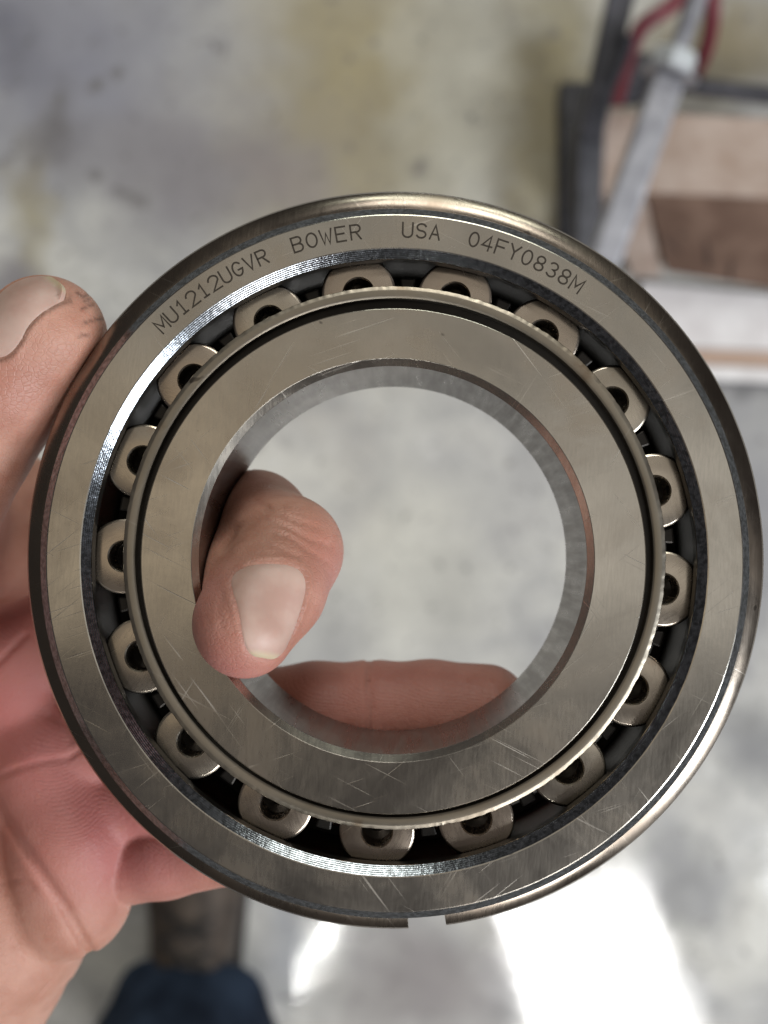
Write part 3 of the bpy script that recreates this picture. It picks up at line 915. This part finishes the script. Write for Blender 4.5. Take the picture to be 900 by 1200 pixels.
def on_flap(s, t, lift=1.2):
    a = f0 + (f1 - f0) * s; b = f2 + (f3 - f2) * s
    return a + (b - a) * t + np.array([0, 0, lift])
for (s0, t0, s1, t1, w) in ((0.27, 0.30, 0.25, 0.85, 4.5), (0.40, 0.62, 0.36, 0.98, 4.0), (0.13, 0.45, 0.14, 0.52, 3.5), (0.03, 0.55, 0.09, 0.72, 3.5)):
    child('ink_mark', tube('ink_mark', [on_flap(s0, t0, 0.4), on_flap((s0 + s1) / 2, (t0 + t1) / 2, 0.4), on_flap(s1, t1, 0.4)], w * 0.6, 6), ink, box)

# white foam board and a pale wooden strip on the floor in front of the carton
a, b, c_, d_ = P(740, 404, 1088), P(985, 414, 1088), P(985, 352, 1088), P(752, 330, 1088)
dn = np.array([0, 0, -11.5])
me = hull_box('foam_board', [x + dn for x in (a, b, c_, d_)] + [a, b, c_, d_], 1.5)
tag(link('foam_board', me, foam_m), 'white foam board lying on the floor below the brown carton flap', 'board')
a, b, c_, d_ = P(760, 424, 1092), P(985, 432, 1092), P(985, 415, 1092), P(760, 407, 1092)
me = hull_box('wooden_strip', [x + np.array([0, 0, -7.5]) for x in (a, b, c_, d_)] + [a, b, c_, d_], 1.0)
tag(link('wooden_strip', me, strip_m), 'thin light brown wooden strip along the white board', 'strip')
a, b, c_, d_ = P(770, 442, 1095), P(985, 452, 1095), P(985, 434, 1095), P(770, 426, 1095)
me = hull_box('white_batten', [x + np.array([0, 0, -4.5]) for x in (a, b, c_, d_)] + [a, b, c_, d_], 1.0)
tag(link('white_batten', me, foam_m), 'narrow white batten on the floor, nearest the bearing', 'batten')
# black pipe behind the carton
pp = [P(790, 98, 1010), P(850, 106, 1010), P(985, 122, 1010)]
tag(link('black_pipe', tube('black_pipe', pp, [9, 9, 9], 16), blk), 'black pipe lying behind the cardboard carton', 'pipe')

# black steel stand: slanting bar, gusset, foot post
org = P(690, 200, CAMZ) * S
stand = empty('steel_stand', tuple(org), 'black steel stand with a slanting bar, left of the grey square tube', 'stand')
child('slanting_bar', hull_box('slanting_bar', beam_corners(P(735, -40, 880), P(690, 165, 960), 24, 18), 2), blk, stand)
gp = [P(722, 30, 905), P(744, 45, 915), P(736, 70, 930), P(700, 150, 955)]
child('gusset', hull_box('gusset', [x + np.array([0, 0, -6.0]) for x in gp] + gp, 1), blk, stand)
child('foot_post', hull_box('foot_post', beam_corners(P(690, 150, 965), P(684, 330, 1030), 26, 30), 2), blk, stand)
child('foot_plate', hull_box('foot_plate', beam_corners(P(676, 100, 1090), P(676, 330, 1090), 40, 18), 2), blk, stand)
child('bracket', hull_box('bracket', beam_corners(P(712, 96, 985), P(765, 92, 985), 46, 20), 3), blk, stand)

# grey square tube with threaded rod, nut and washer
t0, t1 = P(783, 92, 855), P(706, 310, 890)
org = t1 * S
tubeo = empty('clamp_bar', tuple(org), 'grey square steel tube with a threaded rod and bright nut', 'clamp bar')
child('square_tube', hull_box('square_tube', beam_corners(t0, t1, 27, 27), 3), galv, tubeo)
ax = Vector(tuple(t0 - t1)).normalized()
nb = Vector(tuple(t0)) + ax * 2
me = tube('washer', [nb, nb + ax * 3], 25, 28); child('washer', me, galv, tubeo)
me = tube('nut', [nb + ax * 3.2, nb + ax * 5, nb + ax * 19, nb + ax * 21], [18, 20, 20, 18], 6); child('nut', me, zinc, tubeo)
rod = []; rr = []
for i in range(160):
    rod.append(nb + ax * (21.2 + i * 0.9)); rr.append(9.2 if i % 4 < 2 else 8.0)
child('threaded_rod', tube('threaded_rod', rod, rr, 18), galv, tubeo)
# red cable looped behind the rod
def smooth_path(pts, k=8):
    out = []
    q = [pts[0]] + list(pts) + [pts[-1]]
    for i in range(1, len(q) - 2):
        for j in range(k):
            t = j / k; a, b, c_, d_ = q[i - 1], q[i], q[i + 1], q[i + 2]
            out.append(0.5 * ((2 * b) + (c_ - a) * t + (2 * a - 5 * b + 4 * c_ - d_) * t * t + (3 * b - a - 3 * c_ + d_) * t ** 3))
    return out + [pts[-1]]
cab = smooth_path([P(722, 118, 985), P(735, 70, 940), P(752, 32, 920), P(782, 10, 915), P(812, -14, 920), P(832, -10, 930), P(834, 25, 950), P(826, 62, 985), P(812, 92, 1040)])
tag(link('red_cable', tube('red_cable', cab, 8.0, 12), redm), 'red cable looped behind the threaded rod', 'cable')
